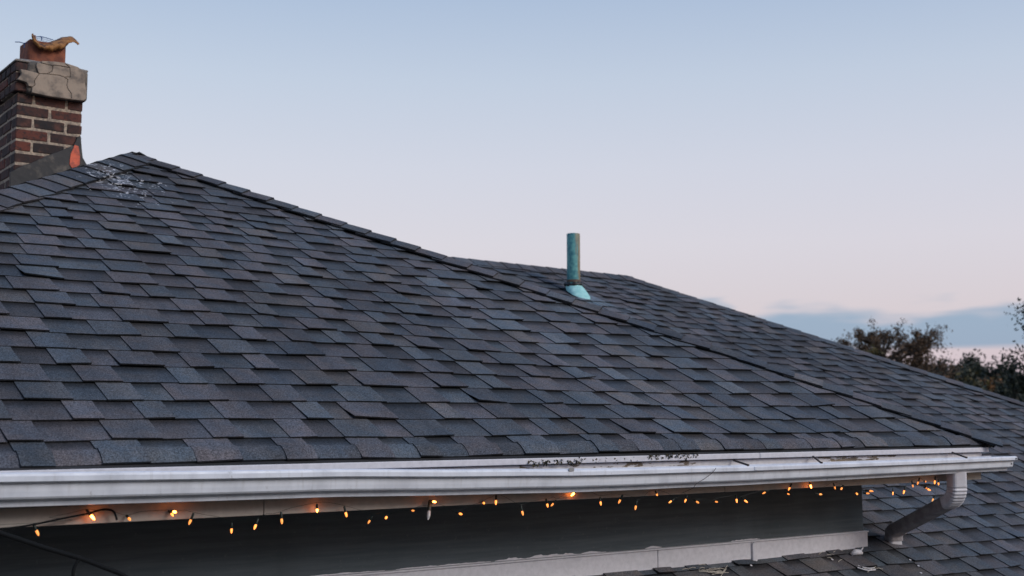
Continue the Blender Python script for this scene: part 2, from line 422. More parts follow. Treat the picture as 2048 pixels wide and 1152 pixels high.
# ---- shingles
TONES = [((0.100, 0.112, 0.130), 5), ((0.124, 0.112, 0.122), 6), ((0.148, 0.130, 0.138), 5), ((0.078, 0.086, 0.104), 4),
         ((0.128, 0.144, 0.162), 3), ((0.092, 0.085, 0.093), 3), ((0.152, 0.134, 0.128), 3), ((0.112, 0.118, 0.130), 4)]
TL = [t for t, k in TONES for _ in range(k)]
def tone():
    t = R_.choice(TL); s = R_.uniform(0.66, 0.88); mean = (0.098, 0.114, 0.124)
    return tuple((x * 0.64 + y_ * 0.36) * s for x, y_ in zip(t, mean))
def roof_rows(org, U, V, Nn, e, nrows, left, right, first_v=0.0, sag=0.006, droop=False, seed=1, wav=0.004):
    """org: eave origin, U along eave, V up slope, Nn normal; left(v)/right(v): limits in u. Yields (verts, faces, tones, u, v)."""
    rr = random.Random(seed); res = []
    def P(u, v, h):
        s = sag * (noise.noise(Vector((u * 0.7 + seed * 9, v * 0.9, seed))) * 1.6)
        return org + U * u + V * v + Nn * (h + s)
    for n in range(nrows):
        v0 = first_v + n * e; v1 = v0 + e
        lo, hi = left(v0), right(v0)
        if hi - lo < 0.03: break
        u = lo - rr.uniform(0, 0.15); high = rr.random() < 0.5
        while u < hi:
            wd = rr.choice((0.10, 0.125, 0.15, 0.18)) * rr.uniform(0.9, 1.12) if high else rr.choice((0.09, 0.12, 0.15, 0.19)) * rr.uniform(0.85, 1.15)
            ua, ub = u, u + wd
            vt = v1 + 0.03
            l0, r0 = max(ua, lo), min(ub, hi)
            l1, r1 = max(ua, left(v1)), min(ub, right(v1))
            if r0 - l0 > 0.004:
                if r1 <= l1: r1 = l1 = max(min((l1 + r1) / 2, right(v1)), left(v1))
                jit = rr.uniform(-0.0012, 0.0016)
                H = (0.0092 if high else 0.0058) + jit
                ht = (0.0030 if high else -0.0010)
                bu = wav * noise.noise(Vector((ua * 2.1, n * 3.7, seed))) + rr.uniform(-0.0015, 0.0015)
                drop = -0.0035 if high else 0.0
                t = tone()
                if not high: t = tuple(x * 0.92 for x in t)
                curl = [rr.uniform(0, 0.0022) if rr.random() < 0.6 else rr.uniform(0.002, 0.006) for _ in range(2)] if high else [0, 0]
                skew = (rr.uniform(-0.002, 0.002), rr.uniform(-0.002, 0.002))
                if high and rr.random() < 0.05: curl[rr.randint(0, 1)] += rr.uniform(0.005, 0.011)
                if droop and n == 0:
                    levels = [(0.004, H - 0.010), (0.022, H - 0.001), (0.044, H + 0.005), (0.070, H + 0.006)]
                else:
                    levels = [(0.0, H)]
                mid = 0.60
                levels.append((e * mid, H * (1 - mid) + ht * mid)); 
                levels.append((e * 0.86, H * 0.14 + ht * 0.86)); levels.append((e + 0.03, ht - 0.001))
                vs = []; ts = []
                for i, (dv, h) in enumerate(levels):
                    f = min(max(dv / e, 0), 1)
                    la = l0 + (l1 - l0) * f; ra = r0 + (r1 - r0) * f
                    vv = v0 + dv + ((bu + drop) if i == 0 else 0)
                    c0, c1 = (curl if i == 0 else (0, 0))
                    jl, jr = (skew if i == 0 else (0, 0))
                    vs += [P(la, vv + jl, h + c0), P(ra, vv + jr, h + c1)]
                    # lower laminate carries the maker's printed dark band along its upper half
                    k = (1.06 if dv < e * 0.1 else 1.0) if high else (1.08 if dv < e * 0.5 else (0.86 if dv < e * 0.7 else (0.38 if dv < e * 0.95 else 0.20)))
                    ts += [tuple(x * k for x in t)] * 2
                m_ = len(levels); fs = [(2 * i, 2 * i + 1, 2 * i + 3, 2 * i + 2) for i in range(m_ - 1)]
                # butt and sides, coloured dark to stand in for the shadow line
                b0 = len(vs); th = 0.0055 if high else 0.005
                base_h = -0.004
                vs += [vs[0] - Nn * th, vs[1] - Nn * th]
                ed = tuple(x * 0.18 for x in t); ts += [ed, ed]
                b9 = len(vs); vs += [vs[0].copy(), vs[1].copy()]; ts += [ed, ed]; fs.append((b0, b0 + 1, b9 + 1, b9)); b0n = b0
                vs += [vs[2 * (m_ - 1)] - Nn * 0.004, vs[2 * (m_ - 1) + 1] - Nn * 0.004]; ts += [ed, ed]
                lft = [2 * i for i in range(m_)]; rgt = [2 * i + 1 for i in range(m_)]
                b3 = len(vs); vs += [vs[i].copy() for i in lft] + [vs[i].copy() for i in rgt]; ts += [ed] * (2 * m_)
                lf2 = list(range(b3, b3 + m_)); rg2 = list(range(b3 + m_, b3 + 2 * m_))
                fs.append(tuple([b0] + lf2 + [b9 + 2])); fs.append(tuple([b9 + 3] + rg2[::-1] + [b0 + 1]))
                res.append((vs, fs, ts, (l0 + r0) / 2, (v0 + v1) / 2, P((l0 + r0) / 2, v0 + e / 2, 0.01), r0 - l0))
            u = ub; high = not high
    return res
U = Vector((1, 0, 0)); V = Vector((0, CK, K * CK)); NF = Vector((0, -K * CK, CK))
vA = (AP.y - Y0) / CK
o_f = Vector((0, Y0, Z0))
fl_ = lambda v: LC.x + (AP.x - LC.x) * v / vA
fr_ = lambda v: RC.x + (AP.x - RC.x) * v / vA
E1, E2 = 0.143, 0.127
front = roof_rows(o_f, U, V, NF, E1, int(vA / E1) + 1, lambda v: max(fl_(v), -0.4), fr_, droop=True, seed=3, sag=0.009)
o_m = Vector((0, MEY, zmain(MEY))); vM = (MA.y - MEY) / CK
mr_ = lambda v: (MC.x + (MA.x - MC.x) * v / vM) if v <= vM else MA.x - (v - vM) * CK / RT
main = roof_rows(o_m, U, V, NF, E2, int(vM / E2) + 2, lambda v: 2.0, mr_, seed=5, sag=0.010)
def hidden_main(x, y):
    if y > 1170: return True
    hip = 313 + (x - 265) * (890 - 313) / (1985 - 265)
    if x < 1995 and y > hip - 2 and y < 945: return True
    if x < 1729 and 900 < y < 1145 - (x - 660) * 0.0748 + 36: return True
    return False
cand = []
for which, lst in (('f', front), ('m', main)):
    for i, s in enumerate(lst):
        pp = [px(s[0][j]) for j in (0, 1, 3, 2)] if which == 'f' else [px(s[0][j]) for j in (0, 1, 3, 2)]
        x, y, d = px(s[5])
        if not (5 < x < 2043 and 5 < y < 1147): continue
        if which == 'm' and hidden_main(x, y): continue
        e = E1 if which == 'f' else E2
        cand.append((s[6] * e / d / d, which, i))
cand.sort(reverse=True)
pick = {(wh, i) for _, wh, i in cand[:300]}
for which, lst, par in (('f', front, front_roof), ('m', main, main_roof)):
    rest = MB()
    for i, s in enumerate(lst):
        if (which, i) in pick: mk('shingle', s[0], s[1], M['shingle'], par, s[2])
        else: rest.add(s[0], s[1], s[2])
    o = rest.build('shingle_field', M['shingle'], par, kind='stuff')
# side and rear slopes, turned away from the camera
def side_field(par, org, Ux, Vx, width_l, width_r, vmax, e, seed):
    Nn = Ux.cross(Vx).normalized()
    lst = roof_rows(org, Ux, Vx, Nn, e, int(vmax / e), width_l, width_r, seed=seed)
    rest = MB()
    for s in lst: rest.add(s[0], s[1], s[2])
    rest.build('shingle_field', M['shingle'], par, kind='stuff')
# right slope of the front roof (eave runs +Y)
Vr = (Vector((AP.x, 0, AP.z)) - Vector((RC.x, 0, RC.z))); vr = Vr.length; Vr.normalize()
side_field(front_roof, RC.copy(), Vector((0, 1, 0)), Vr, lambda v: (AP.y - Y0) * v / vr, lambda v: (backR.y - Y0) - (AP.y - Y0) * v / vr, vr, E1, 8)
Vm = (Vector((MA.x, 0, MA.z)) - Vector((MC.x, 0, MC.z))); vm_ = Vm.length; Vm.normalize()
side_field(main_roof, MC.copy(), Vector((0, 1, 0)), Vm, lambda v: (MA.y - MEY) * v / vm_, lambda v: 2 * (MA.y - MEY) - (MA.y - MEY) * v / vm_, vm_, E2, 9)
Vl = (Vector((AP.x, 0, AP.z)) - Vector((LC.x, 0, LC.z))); vl = Vl.length; Vl.normalize()
side_field(front_roof, Vector((LC.x, backL.y, Z0)), Vector((0, -1, 0)), Vl, lambda v: (AP.y - Y0) * v / vl, lambda v: (backL.y - Y0) - (AP.y - Y0) * v / vl, vl, E1, 12)

# ---- hip and ridge caps
def caps(par, a, b, n1, n2, wd1, wd2, e, seed, hs=1.0, as_obj=True):
    """caps from low end a to high end b; n1/n2 normals of the two slopes."""
    rr = random.Random(seed)
    d = (b - a); Ln = d.length; d.normalize(); n1 = n1.normalized(); n2 = n2.normalized()
    w1 = n1.cross(d);  w2 = n2.cross(d)
    nm = (n1 + n2).normalized()
    if w1.dot(nm) > 0: w1 = -w1
    if w2.dot(nm) > 0: w2 = -w2
    n = int(Ln / e) + 1; objs = []; rest = MB()
    for i in range(n):
        s0 = i * e + rr.uniform(-0.004, 0.004); s1 = min(s0 + e * 1.35, Ln + 0.02)
        t = tone()
        jit = rr.uniform(-0.004, 0.004); tw = rr.uniform(-0.006, 0.006)
        vs = []; ts = []
        for (s, h) in ((s0, (0.030 + jit * 0.5) * hs), ((s0 + s1) / 2, 0.025 * hs), (s1, 0.018 * hs)):
            c = a + d * s
            for (wv, nn, q, hh) in ((w1, n1, wd1 + jit + (tw if s == s0 else -tw), h - 0.004), (w1, n1, wd1 * 0.5, h), (w1, n1, 0.022, h + 0.001), (None, nm, 0, h + 0.002),
                                    (w2, n2, 0.022, h + 0.001), (w2, n2, wd2 * 0.5, h), (w2, n2, wd2 + jit, h - 0.004)):
                vs.append(c + (wv * q if wv is not None else Vector()) + nn * hh); ts.append(t)
        fs = []
        for r in range(2):
            for k in range(6): fs.append((r * 7 + k, r * 7 + k + 1, (r + 1) * 7 + k + 1, (r + 1) * 7 + k))
        b0 = len(vs); dk = tuple(x * 0.25 for x in t)  # edge faces coloured dark, imitating the shadow under each cap
        th = 0.009 * hs
        for k in range(7):
            nn = n1 if k < 3 else (nm if k == 3 else n2); vs.append(vs[k] - nn * th); ts.append(dk)
        b8 = len(vs)
        for k in range(7): vs.append(vs[k].copy()); ts.append(dk)
        for k in range(6): fs.append((b8 + k, b0 + k, b0 + k + 1, b8 + k + 1))
        # long edges
        for (k, nn) in ((0, n1), (6, n2)):
            b1 = len(vs); vs += [vs[7 + k] - nn * th, vs[14 + k] - nn * th, vs[7 + k].copy(), vs[14 + k].copy()]; ts += [dk] * 4
            fs.append((b8 + k, b1 + 2, b1, b0 + k)); fs.append((b1 + 2, b1 + 3, b1 + 1, b1))
        # face orientation
        x, y, dd = px(a + d * (s0 + s1) / 2)
        if as_obj and -30 < x < 2080 and 0 < y < 1160: mk('cap_shingle', vs, fs, M['shingle'], par, ts)
        else: rest.add(vs, fs, ts)
    if rest.v: rest.build('cap_field', M['shingle'], par, kind='stuff')
nFv = Vector((0, -K, 1)).normalized()
nR = (AP - RC).cross(Vector((0, 1, 0))).normalized(); nR = nR if nR.z > 0 else -nR
nL = (AP - LC).cross(Vector((0, 1, 0))).normalized(); nL = nL if nL.z > 0 else -nL
caps(front_roof, RC + Vector((0.02, -0.02, -0.005)), AP, nFv, nR, 0.085, 0.10, 0.155, 21)
caps(front_roof, LC, AP, nFv, nL, 0.15, 0.12, 0.155, 22)
caps(front_roof, AP + Vector((0.02, -0.06, -0.012)), ridge_b, nL, nR, 0.13, 0.13, 0.155, 24)
nMR = (MA - MC).cross(Vector((0, 1, 0))).normalized(); nMR = nMR if nMR.z > 0 else -nMR
nB = Vector((0, K, 1)).normalized()
caps(main_roof, MC, MA, nFv, nMR, 0.10, 0.12, 0.155, 25, 0.6)
caps(main_roof, Vector((3.0, MA.y + RT * (MA.x - 3.0), MA.z + K * RT * (MA.x - 3.0))), MA + Vector((0.06, 0, 0)), nFv, nB, 0.12, 0.12, 0.155, 26, 0.5)

# ---- walls, soffit, fascia
wl = MB(); wl.box((-0.6, YW, -1.0), (XWC, YW + 0.12, -0.27)); wl.box((XWC - 0.12, YW + 0.121, -1.0), (XWC - 0.001, 6.0, -0.27))
wall = wl.build('wall', M['wall'], house)
lw = MB(); lw.box((-2.2, 3.2, GZ - 0.02), (11.0, 13.0, zmain(3.2) - 0.12))
lw.build('lower_wall', M['wall'], house)
sf = MB(); sf.box((-0.7, Y0 + 0.046, -0.300), (XR - 0.08, YW - 0.001, -0.288)); sf.build('soffit', M['soffit'], house)
sf = MB(); sf.box((XWC + 0.001, YW, -0.300), (XR - 0.08, 6.0, -0.288)); sf.build('soffit', M['soffit'], house)
XF = 5.782
def boards(name, y_f, th, z0, z1, cuts, mt, par, gap=0.0025):
    for i in range(len(cuts) - 1):
        b = MB(); b.box((cuts[i] + (gap if i else 0), y_f, z0), (cuts[i + 1], y_f + th, z1)); o = b.build(name, mt, par); bevel(o, 0.003, 2)
fascia = MB(); fascia.box((-0.7, Y0 + 0.030, -0.286), (XF - 0.006, Y0 + 0.045, -0.150)); fas = fascia.build('fascia', M['soffit'], house)
boards('fascia_board', Y0 + 0.018, 0.012, -0.246, -0.166, [-0.7, 2.05, 4.885, XF], M['fascia'], fas)
boards('shaded_fascia_board', Y0 + 0.026, 0.004, -0.302, -0.2475, [-0.7, 1.78, 3.9, XF], M['fascia_shaded'], fas)  # lower part of the fascia, split off to carry the painted shade
boards('drip_board', Y0 - 0.004, 0.021, -0.163, -0.1395, [-0.7, 4.09, XF + 0.03], M['drip'], fas, 0.002)
sfa = MB(); sfa.box((XF - 0.02, Y0 + 0.046, -0.300), (XF, 6.0, -0.15)); sfa.build('fascia_board', M['fascia'], fas)
boards('trim_board', YW - 0.022, 0.021, -0.672, -0.578, [-0.6, 3.905, 4.53, XWC + 0.008], M['trim'], wall, 0.004)
b = MB(); b.box((-0.6, YW - 0.030, -0.5775), (XWC + 0.010, YW - 0.001, -0.570)); o = b.build('drip_cap', M['trim'], wall); bevel(o, 0.002)
b = MB(); b.box((4.515, YW - 0.034, -0.676), (4.545, YW - 0.0225, -0.582)); o = b.build('joint_cover', M['trim'], wall); bevel(o, 0.003)

sm = MB()
def smear(xa, xb, hmax, sd_):
    n = int((xb - xa) / 0.012); up = []
    for i in range(n + 1):
        x = xa + (xb - xa) * i / n; f = math.sin(math.pi * i / n) ** 0.4
        up.append((x, max(0.0008, f * hmax * (0.55 + 0.9 * noise.noise(Vector((x * 14, sd_, 0))) + 0.4 * noise.noise(Vector((x * 60, sd_, 2)))))))
    v = [(x, YW - 0.0012, -0.5705) for x, _ in up] + [(x, YW - 0.0012, -0.5695 + h) for x, h in up]
    m_ = len(up); sm.add(v, [(i, i + 1, m_ + i + 1, m_ + i) for i in range(m_ - 1)])
smear(2.55, 3.0, 0.006, 1); smear(3.02, 3.62, 0.012, 2); smear(3.85, 3.95, 0.009, 3); smear(1.9, 2.5, 0.006, 4); smear(4.4, 4.6, 0.008, 5)
o = sm.build('paint_smear', M['trim'], wall); md = o.modifiers.new('s', 'SOLIDIFY'); md.thickness = 0.0008
# ---- gutter (K style)
lipz = [(-0.7, -0.120), (0.93, -0.141), (2.0, -0.157), (2.95, -0.181), (3.95, -0.188), (5.0, -0.187), (5.95, -0.183)]
def interp(tab, x):
    for (a, fa), (b, fb) in zip(tab, tab[1:]):
        if x <= b: return fa + (fb - fa) * (x - a) / (b - a)
    return tab[-1][1]
prof = [(0.002, 0.0), (0.002, -1.0), (0.068, -1.0), (0.074, -0.985), (0.076, -0.86), (0.077, -0.845), (0.090, -0.795), (0.099, -0.755), (0.103, -0.70), (0.105, -0.55), (0.106, -0.40),
        (0.106, -0.335), (0.110, -0.290), (0.122, -0.268), (0.1262, -0.245), (0.1262, -0.10), (0.1235, -0.03), (0.118, 0.0), (0.108, -0.004), (0.1075, -0.06)]
YG = Y0 + 0.017                               # back of the gutter on the fascia
XG0, XG1 = -0.7, 5.895
def gh(x): return 0.097 + (0.073 - 0.097) * (x - 0.93) / 5.0
gv = []; gf = []
nx = 90; npf = len(prof)
for i in range(nx + 1):
    x = XG0 + (XG1 - XG0) * i / nx
    zt = interp(lipz, x) + 0.0015 * noise.noise(Vector((x * 2.3, 0, 4)))
    yo = 0.003 * noise.noise(Vector((x * 1.3, 5, 1)))
    for j, (o_, h) in enumerate(prof):
        xx = x
        if i == nx: xx = x + (o_ - 0.127) * 0.28      # raked end
        gv.append((xx, YG - o_ + yo * (o_ / 0.12), zt + h * gh(x)))
for i in range(nx):
    for j in range(npf - 1):
        a = i * npf + j; gf.append((a, a + npf, a + npf + 1, a + 1))
gutter = mk('gutter', gv, gf, M['gutter'], house)
md = gutter.modifiers.new('solid', 'SOLIDIFY'); md.thickness = 0.0012; md.offset = 0
endp = [Vector(gv[nx * npf + j]) for j in range(npf - 2)]
ec = MB(); ec.prism(endp, (0.002, 0, 0)); endcap = ec.build('end_cap', M['gutter'], gutter)
hk = MB(); e0 = Vector(gv[nx * npf + 14]); hk.tube([e0 + Vector((-0.012, -0.0035, 0.006)), e0 + Vector((-0.012, 0.002, 0.006))], 0.0045, 10); hk.build('rivet', M['black'], gutter)
hk = MB(); e0 = Vector(gv[nx * npf + 9]); hk.tube([e0 + Vector((-0.016, -0.0035, 0.002)), e0 + Vector((-0.016, 0.002, 0.002))], 0.004, 10); hk.build('rivet', M['black'], gutter)
for (x0, y0_, x1, y1_) in ((1468, 921, 1494, 934), (1625, 912, 1641, 928), (1902, 904, 1931, 918)):
    a = onY(x0, y0_, Y0 + 0.004); b_ = onY(x1, y1_, Y0 - 0.10); b_.z = interp(lipz, b_.x) + 0.004
    t = MB(); t.tube([a, b_, b_ + Vector((0, -0.008, -0.003))], [0.0042, 0.0042, 0.006], 8); t.build('spike', M['rust'], gutter)
a = onY(1142, 938, YG - 0.126); t = MB(); t.box((a.x - 0.012, a.y - 0.004, a.z - 0.008), (a.x + 0.012, a.y - 0.0005, a.z + 0.004)); t.build('clip', M['soffit'], gutter)
a = onY(1511, 935, YG - 0.126); t = MB(); t.box((a.x - 0.008, a.y - 0.004, a.z - 0.012), (a.x + 0.010, a.y + 0.02, a.z + 0.004)); o = t.build('clip', M['gutter'], gutter); bevel(o, 0.002)

# ---- downspout
def rect_tube(path, w_, d_, nrib=0, name='downspout', mt=None, par=None, side=Vector((1, 0, 0)), corr=0.0):
    """rounded-rectangular pipe swept along path; side = constant width axis"""
    path = [Vector(p) for p in path]; sec = []
    nseg = 3; rr = min(w_, d_) * 0.26
    for (cx, cy, a0) in ((w_ / 2 - rr, d_ / 2 - rr, 0), (-w_ / 2 + rr, d_ / 2 - rr, 90), (-w_ / 2 + rr, -d_ / 2 + rr, 180), (w_ / 2 - rr, -d_ / 2 + rr, 270)):
        for k in range(nseg + 1):
            t = rad(a0 + 90 * k / nseg); sec.append((cx + rr * math.cos(t), cy + rr * math.sin(t)))
    n = len(sec); vs = []; fs = []
    for i, p in enumerate(path):
        d = (path[min(i + 1, len(path) - 1)] - path[max(i - 1, 0)]).normalized()
        up = side.cross(d).normalized()
        sc_ = 1 - (corr if i % 2 else 0)
        for (a, b) in sec: vs.append(p + side * a * (sc_ * 0.5 + 0.5) + up * b * sc_)
    for i in range(len(path) - 1):
        for k in range(n):
            k2 = (k + 1) % n; fs.append((i * n + k, i * n + k2, (i + 1) * n + k2, (i + 1) * n + k))
    fs.append(tuple(range(n))); fs.append(tuple((len(path) - 1) * n + k for k in range(n)))
    o = mk(name, vs, fs, mt, par); return o
XD = 5.475; yd = YG - 0.052
ztop = interp(lipz, XD) - gh(XD) + 0.006
spout = empty('downspout_anchor', (0, 0, 0), 'x', 'x') if False else None
W_, D_ = 0.086, 0.066
p0 = Vector((XD, yd, ztop)); ang_end = rad(18)         # slope of the slanted run below horizontal
up_path = [p0, p0 + Vector((0, 0, -0.015)), p0 + Vector((0, 0, -0.03))]
end_pt = onplane(1792, 1083, nM, BP + Vector((0, 0, 0.03)))
# elbow: turn from straight down to the slanted direction towards the foot
foot = Vector((end_pt.x, end_pt.y, zmain(end_pt.y) + 0.055))
ct = p0 + Vector((0, 0, -0.072))
low_e = foot + Vector((0, 0, 0.035))
sl = None
rad_e = 0.080
target = low_e
h_dir = Vector((target.x - ct.x, target.y - ct.y, 0)).normalized()
sidev = h_dir.cross(Vector((0, 0, 1))).normalized()
bot = ct + h_dir * rad_e * 0.9 + Vector((0, 0, -rad_e))
slope_a = math.atan2(bot.z - 0.01 - target.z, (Vector((target.x, target.y, 0)) - Vector((bot.x, bot.y, 0))).length)
turn = math.pi / 2 - slope_a
el_path = []
cen = ct + h_dir * rad_e
ne = 15
for i in range(ne + 1):
    t = turn * i / ne
    el_path.append(cen - h_dir * rad_e * math.cos(t) + Vector((0, 0, -1)) * rad_e * math.sin(t))
last = el_path[-1]
downspout = rect_tube([p0, ct], W_, D_, mt=M['spout'], par=house, side=sidev, name='downspout')
rect_tube([ct] + el_path[1:] + [last + (low_e - last).normalized() * 0.02], W_ * 1.04, D_ * 1.05, mt=M['spout'], par=downspout, side=sidev, name='elbow', corr=0.10)
rect_tube([last + (low_e - last).normalized() * 0.012, low_e + (low_e - last).normalized() * 0.01], W_ * 0.97, D_ * 0.97, mt=M['spout_shaded'], par=downspout, side=sidev, name='offset_pipe')
dn = (low_e - last).normalized()
lp = [low_e - dn * 0.035, low_e - dn * 0.01, low_e + dn * 0.012 + Vector((0, 0, -0.006)), low_e + dn * 0.02 + Vector((0, 0, -0.025)), foot + dn * 0.022 + Vector((0, 0, -0.01))]
rect_tube(lp, W_ * 1.03, D_ * 1.02, mt=M['spout_shaded'], par=downspout, side=sidev, name='lower_elbow', corr=0.05)
fp = foot + dn * 0.022
rect_tube([fp + Vector((0, 0, -0.004)), fp + Vector((0, 0, -0.016)), fp + Vector((0, 0, -0.028)), fp + Vector((0, 0, -0.055))], W_ * 0.9, D_ * 0.9, mt=M['spout'], par=downspout, side=sidev, name='outlet', corr=0.06)

# ---- chimney
YC = 7.1; XL, XRC = 1.842, 2.206; CD = 0.62
zb, zt = 0.9, 1.828
core = MB(); core.box((XL + 0.004, YC + 0.004, zb), (XRC - 0.006, YC + CD, zt)); core.box((XL - 0.014, YC - 0.016, zt + 0.006), (XRC + 0.004, YC + CD + 0.02, 1.985))
chim = core.build('chimney', M['mortar'], house)
CH = 0.0677; JT = 0.0135; CB = 0.056
def brick_mesh(ln, hh, dp, seed):
    bm = bmesh.new(); bmesh.ops.create_cube(bm, size=1.0)
    rr = random.Random(seed)
    for v in bm.verts:
        v.co = Vector((v.co.x * ln, v.co.y * dp, v.co.z * hh)) + Vector([rr.uniform(-0.0022, 0.0022) for _ in range(3)])
    bmesh.ops.bevel(bm, geom=bm.edges[:], offset=0.004, segments=1, affect='EDGES')
    me = bpy.data.meshes.new('brick'); bm.to_mesh(me); bm.free(); me.materials.append(M['brick']); return me
bm_cache = {}
def brick(cx, cy, cz, ln, dp, hh=CH - JT):
    key = (round(ln, 3), round(dp, 3), round(hh, 3), R_.randint(0, 2))
    if key not in bm_cache: bm_cache[key] = brick_mesh(ln, hh, dp, len(bm_cache))
    o = bpy.data.objects.new('brick', bm_cache[key]); link(o, chim, (cx, cy, cz)); return o
Wf = XRC - XL; FB = Wf / 2
z = 1.155; row = 0
while z < zt - 0.01:
    cz = z + CH / 2
    # front face
    xs = [XL, XL + FB, XRC] if row % 2 == 0 else [XL, XL + FB / 2, XL + FB * 1.5, XRC]
    for a, b_ in zip(xs, xs[1:]):
        la = a + (JT / 2 if a > XL else 0); lb = b_ - (JT / 2 if b_ < XRC else 0)
        brick((la + lb) / 2, YC + 0.045 + R_.uniform(-0.002, 0.002), cz, lb - la, 0.09)
    # left face, behind the corner bricks
    off = 0.098 if row % 2 == 0 else 0.098
    y = YC + off
    first = FB / 2 if row % 2 == 0 else FB
    lens = [first] + [FB] * 4
    for ln in lens:
        y1 = min(y + ln, YC + CD)
        if y1 - y > 0.04: brick(XL + 0.045 + R_.uniform(-0.002, 0.002), (y + y1) / 2, cz, 0.09, y1 - y - JT)
        y = y1
    z += CH; row += 1
# corbelled crown courses
XL2, XR2, YC2 = XL - 0.022, XRC + 0.010, YC - 0.026
z = zt + 0.002
for r in range(3):
    cz = z + CB / 2
    xs = [XL2, XL2 + 0.10, XL2 + 0.29, XR2] if r % 2 else [XL2, XL2 + 0.13, XL2 + 0.26, XR2]
    for a, b_ in zip(xs, xs[1:]):
        la = a + (JT / 2 if a > XL2 else 0); lb = b_ - (JT / 2 if b_ < XR2 else 0)
        brick((la + lb) / 2, YC2 + 0.045, cz, lb - la, 0.09, CB - 0.008)
    y = YC2 + 0.098
    for ln in ([0.1, 0.1, 0.1, 0.1, 0.1, 0.1] if r != 1 else [0.06, 0.19, 0.19, 0.19]):
        brick(XL2 + 0.045, y + ln / 2, cz, 0.09, ln - JT, CB - 0.008); y += ln
    z += CB
ztc = z
# cement render patches on the crown face (real gaps between them are the cracks)
def zpx(q, Y, ox=0, oy=50, s=5.76): return onY(ox + q[0] / s, oy + q[1] / s, Y)
polys = [[(430, 425), (485, 440), (607, 468), (608, 500), (598, 535), (540, 563), (452, 560), (435, 525), (415, 470)],
         [(485, 440), (480, 412), (640, 418), (740, 430), (800, 490), (700, 472), (620, 462), (607, 468)],
         [(607, 468), (620, 462), (700, 472), (805, 492), (812, 600), (740, 600), (690, 580), (540, 563), (598, 535), (608, 500)],
         [(805, 492), (740, 430), (900, 480), (985, 545), (998, 575), (978, 640), (995, 740), (995, 850), (960, 875), (820, 858), (822, 790), (780, 730), (770, 690), (785, 630), (740, 600), (812, 600)],
         [(452, 560), (540, 563), (690, 580), (740, 600), (785, 630), (770, 690), (780, 730), (822, 790), (820, 858), (560, 822), (470, 803), (365, 778), (370, 712), (405, 690), (395, 640)],
         [(235, 505), (300, 515), (440, 552), (452, 560), (395, 640), (405, 690), (370, 712), (330, 705), (305, 660), (200, 625), (250, 560)]]
for pi, po in enumerate(polys):
    cxp = sum(p[0] for p in po) / len(po); cyp = sum(p[1] for p in po) / len(po)
    sh = []
    n = len(po)
    ar = sum(po[i][0] * po[(i + 1) % n][1] - po[(i + 1) % n][0] * po[i][1] for i in range(n))
    sg = 1 if ar > 0 else -1
    for i in range(n):                       # inset by the crack half width
        p_, c_, q_ = Vector((*po[i - 1], 0)), Vector((*po[i], 0)), Vector((*po[(i + 1) % n], 0))
        d1 = (c_ - p_).normalized(); d2 = (q_ - c_).normalized()
        nn = Vector((-(d1 + d2).y, (d1 + d2).x, 0)).normalized() * sg
        sh.append((po[i][0] + nn.x * 2.6, po[i][1] + nn.y * 2.6))
    yf = YC2 - 0.026 - 0.003 * (pi % 2)
    b = MB(); b.prism([zpx(p, yf) for p in sh], (0, 0.030, 0)); o = b.build('cement_patch', M['cement'], chim); bevel(o, 0.003, 2)
cb = MB(); cb.box((XL2 + 0.062, YC2 - 0.014, zt - 0.004), (XR2 + 0.006, YC2 + 0.20, ztc + 0.010)); o = cb.build('cement_collar', M['collar'], chim); bevel(o, 0.022, 4)
# crown top: low mortar wash
cr_pts = [(XL2 - 0.004, YC2 - 0.006), (XR2 + 0.006, YC2 - 0.006), (XR2 + 0.006, YC + CD + 0.03), (XL2 - 0.004, YC + CD + 0.03)]
vs = [(x, y, ztc + 0.001) for x, y in cr_pts] + [(x, y, ztc + 0.012) for x, y in cr_pts] + \
     [(XL2 + 0.06, YC2 + 0.05, ztc + 0.034), (XR2 - 0.07, YC2 + 0.05, ztc + 0.034), (XR2 - 0.07, YC + CD - 0.05, ztc + 0.034), (XL2 + 0.06, YC + CD - 0.05, ztc + 0.034)]
o = mk('mortar_crown', vs, [(3, 2, 1, 0)] + [(i, (i + 1) % 4, 4 + (i + 1) % 4, 4 + i) for i in range(4)] + [(4 + i, 4 + (i + 1) % 4, 8 + (i + 1) % 4, 8 + i) for i in range(4)] + [(8, 9, 10, 11)], M['crown'], chim); bevel(o, 0.008, 2)
# flue liner
FX0, FX1, FY0, FY1 = XL2 + 0.090, XL2 + 0.305, YC2 + 0.085, YC2 + 0.30
FZ0, FZ1 = ztc + 0.026, ztc + 0.165
def rrect(x0, x1, y0, y1, r, n=4):
    out_ = []
    for (cx, cy, a0) in ((x1 - r, y1 - r, 0), (x0 + r, y1 - r, 90), (x0 + r, y0 + r, 180), (x1 - r, y0 + r, 270)):
        for k in range(n + 1):
            t = rad(a0 + 90 * k / n); out_.append((cx + r * math.cos(t), cy + r * math.sin(t)))
    return out_
ou = rrect(FX0, FX1, FY0, FY1, 0.035); inn = rrect(FX0 + 0.016, FX1 - 0.016, FY0 + 0.016, FY1 - 0.016, 0.025); n = len(ou)
vs = [(x, y, FZ0) for x, y in ou] + [(x, y, FZ1 + 0.004 * math.sin(i * 1.7)) for i, (x, y) in enumerate(ou)] + [(x, y, FZ1 + 0.004 * math.sin(i * 1.7)) for i, (x, y) in enumerate(inn)] + [(x, y, FZ0) for x, y in inn]
fs = []
for L_ in range(3):
    for i in range(n): fs.append((L_ * n + i, L_ * n + (i + 1) % n, (L_ + 1) * n + (i + 1) % n, (L_ + 1) * n + i))
flue = mk('flue_liner', vs, fs, M['flue'], chim)
